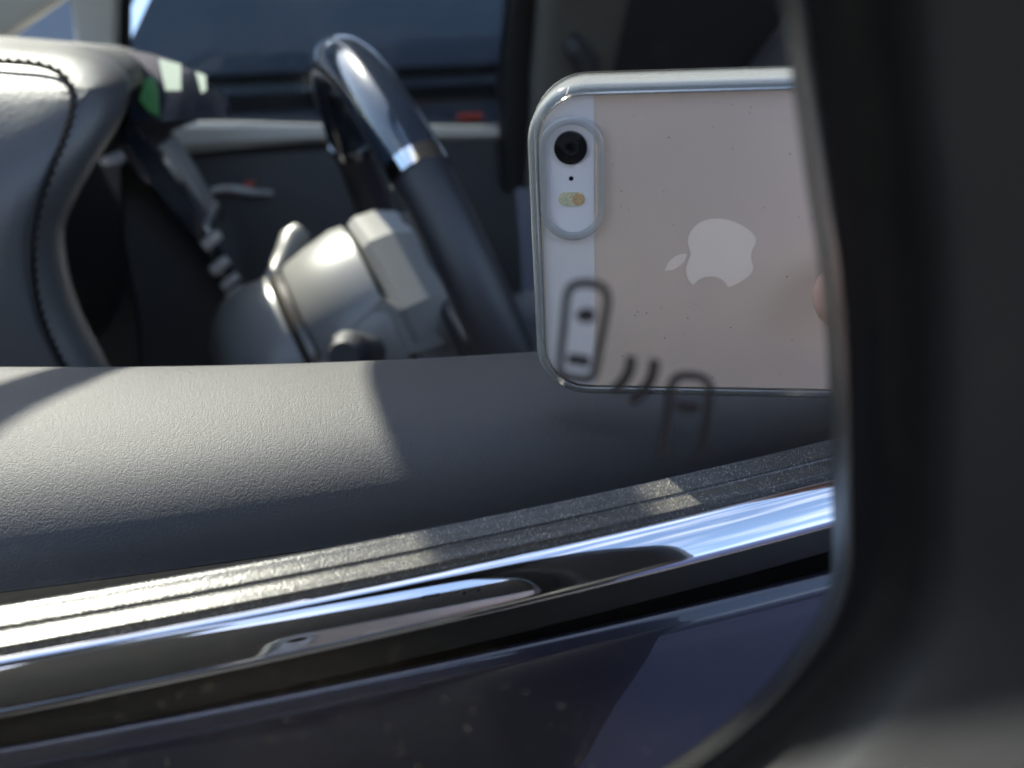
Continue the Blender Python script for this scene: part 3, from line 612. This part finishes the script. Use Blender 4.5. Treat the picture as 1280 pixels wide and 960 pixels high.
ap = bez((318.7, 268.7), [(-.2, -36.7, 16.4, -64.4, 50, -84.8), (-18.8, -26.9, -47.2, -41.7, -84.7, -44.6), (-35.5, -2.8, -74.3, 20.7, -88.5, 20.7), (-15, 0, -49.4, -19.7, -76.4, -19.7), (-55.8, .9, -115.1, 44.5, -115.1, 133.2), (0, 39.3, 14.4, 81.2), (12.8, 36.7, 59, 126.7, 107.2, 125.2), (25.2, -.6, 43, -17.9, 75.8, -17.9), (31.8, 0, 48.3, 17.9, 76.4, 17.9), (48.6, -.7, 90.4, -82.5, 102.6, -119.3), (-65.2, -30.7, -61.7, -90, -61.7, -91.9)])
lf = bez((262.1, 104.5), [(27.3, -32.4, 24.8, -61.9, 24, -72.5), (-24.1, 1.4, -52, 16.4, -67.9, 34.9), (-17.5, 19.8, -27.8, 44.3, -25.6, 71.9), (26.1, 2, 49.9, -11.4, 69.5, -34.3)])
LSC = 0.0160 / 448
def lg(p, z): return ph(0.0252 + (p[1] - 256) * LSC, 0.0198 + (p[0] - 188) * LSC, z)
logo = obj('logo', [lg(p, ZB + 0.0001) for p in ap], [list(range(len(ap)))], logo_m, phone, smooth=0, label='polished fruit shaped emblem on the phone back')
obj('logo_leaf', [lg(p, ZB + 0.0001) for p in lf], [list(range(len(lf)))], logo_m, logo, smooth=0)

case = thing('phone_case', ph((X0 + X1) / 2, Y1 + 0.0016, -0.006), 'clear plastic case around the silver phone in the mirror', 'phone case')
def cring(ins, z): return [ph(a, b, z) for a, b in rrect(X0 - 0.0015 + ins, Y0 - 0.0015 + ins, X1 + 0.0015 - ins, Y1 + 0.0015 - ins, 0.0103 - ins, 10)]
obj('bumper', *loft([cring(0.0013, -0.0118), cring(0.0003, -0.0116), cring(0, -0.0110), cring(0, -0.0030), cring(0.0003, -0.0020), cring(0.0010, -0.0015), cring(0.0018, -0.00135), cring(0.0020, -0.0016), cring(0.0016, -0.0022), cring(0.00148, -0.0030), cring(0.00148, -0.0110), cring(0.0020, -0.0115)], True, False), case_edge, case, smooth=50)
hole = pill(-0.0043, 0.0046, -0.0042, 0.0156, 12)
fill_hole(rrect(X0 + 0.0004, Y0 + 0.0004, X1 - 0.0004, Y1 - 0.0004, 0.0084, 10), hole, lambda p: ph(p[0], p[1], -0.0016), 'back_sheet', case_clear, case)
hr = []
for d_, z in ((0.0, -0.0022), (0.0, -0.0016), (0.0003, -0.0013), (0.0009, -0.0012), (0.0013, -0.0014), (0.0014, -0.0018)):
    hr.append([ph(x, y, z) for x, y in offset2(hole, -d_)])
obj('camera_cutout', *loft(hr, True, False), case_edge, case, smooth=50)

def skinned(name, chains, m, parent, sub=2):
    """one continuous surface grown round joint chains: [( (x,y,z), radius ), ...], first joint of a chain may be shared"""
    me = bpy.data.meshes.new(name); verts, rad, edges, key = [], [], [], {}
    for ch in chains:
        prev = None
        for p, r in ch:
            k = tuple(round(c, 5) for c in p)
            if k not in key: key[k] = len(verts); verts.append(ph(*p)); rad.append(r)
            if prev is not None: edges.append((prev, key[k]))
            prev = key[k]
    off = base_of(parent); me.from_pydata([v - off for v in verts], edges, [])
    o = bpy.data.objects.new(name, me); scene.collection.objects.link(o)
    sk = o.modifiers.new('skin', 'SKIN')
    for i, r in enumerate(rad):
        me.skin_vertices[0].data[i].radius = (r, r)
    me.skin_vertices[0].data[0].use_root = True
    s = o.modifiers.new('sub', 'SUBSURF'); s.levels = s.render_levels = sub
    dg = bpy.context.evaluated_depsgraph_get(); ev = o.evaluated_get(dg)
    nm = bpy.data.meshes.new_from_object(ev); o.modifiers.clear(); o.data = nm
    nm.materials.clear(); nm.materials.append(m); nm.shade_smooth(); o.parent = parent
    return o
person = thing('person', ph(0.30, 0.10, -0.02), 'bare hand and dark sleeve holding the phone by its far end', 'person')
PALM = ((0.150, 0.026, -0.018), 0.021); WR_ = ((0.205, 0.040, -0.022), 0.024)
arm = [PALM, ((0.180, 0.034, -0.020), 0.024), WR_, ((0.27, 0.055, -0.03), 0.030), ((0.36, 0.075, -0.04), 0.038), ((0.46, 0.10, -0.05), 0.042)]
KI, KM, KR, KP = ((0.136, 0.006, 0.002), 0.0115), ((0.137, 0.022, 0.004), 0.0115), ((0.139, 0.036, 0.002), 0.011), ((0.143, 0.048, -0.004), 0.0095)
hand = skinned('hand', [arm,
    [PALM, KI, ((0.108, 0.010, 0.0110), 0.0090), ((0.080, 0.017, 0.0090), 0.0082), ((0.055, 0.0215, 0.0082), 0.0078), ((0.0415, 0.026, 0.0070), 0.0074)],
    [PALM, KM, ((0.112, 0.028, 0.0115), 0.0088), ((0.094, 0.034, 0.0085), 0.0080), ((0.082, 0.038, 0.0068), 0.0066)],
    [PALM, KR, ((0.116, 0.040, 0.0105), 0.0084), ((0.102, 0.044, 0.0078), 0.0074), ((0.094, 0.046, 0.0060), 0.0062)],
    [PALM, KP, ((0.126, 0.050, 0.0065), 0.0074), ((0.115, 0.052, 0.0058), 0.0064), ((0.110, 0.053, 0.0050), 0.0056)],
    [PALM, ((0.140, 0.014, -0.030), 0.0125), ((0.116, 0.012, -0.0255), 0.0105), ((0.098, 0.013, -0.0205), 0.0085), ((0.090, 0.0135, -0.0195), 0.0070)]], skin, person, 2)
slv = [((0.315, 0.064, -0.036), 0.038), ((0.36, 0.075, -0.04), 0.044), ((0.46, 0.10, -0.05), 0.05), ((0.56, 0.13, -0.06), 0.055)]
obj('sleeve', *tube([ph(*p) for p, r in slv], [r for p, r in slv], 20), sleeve_m, person, smooth=60)
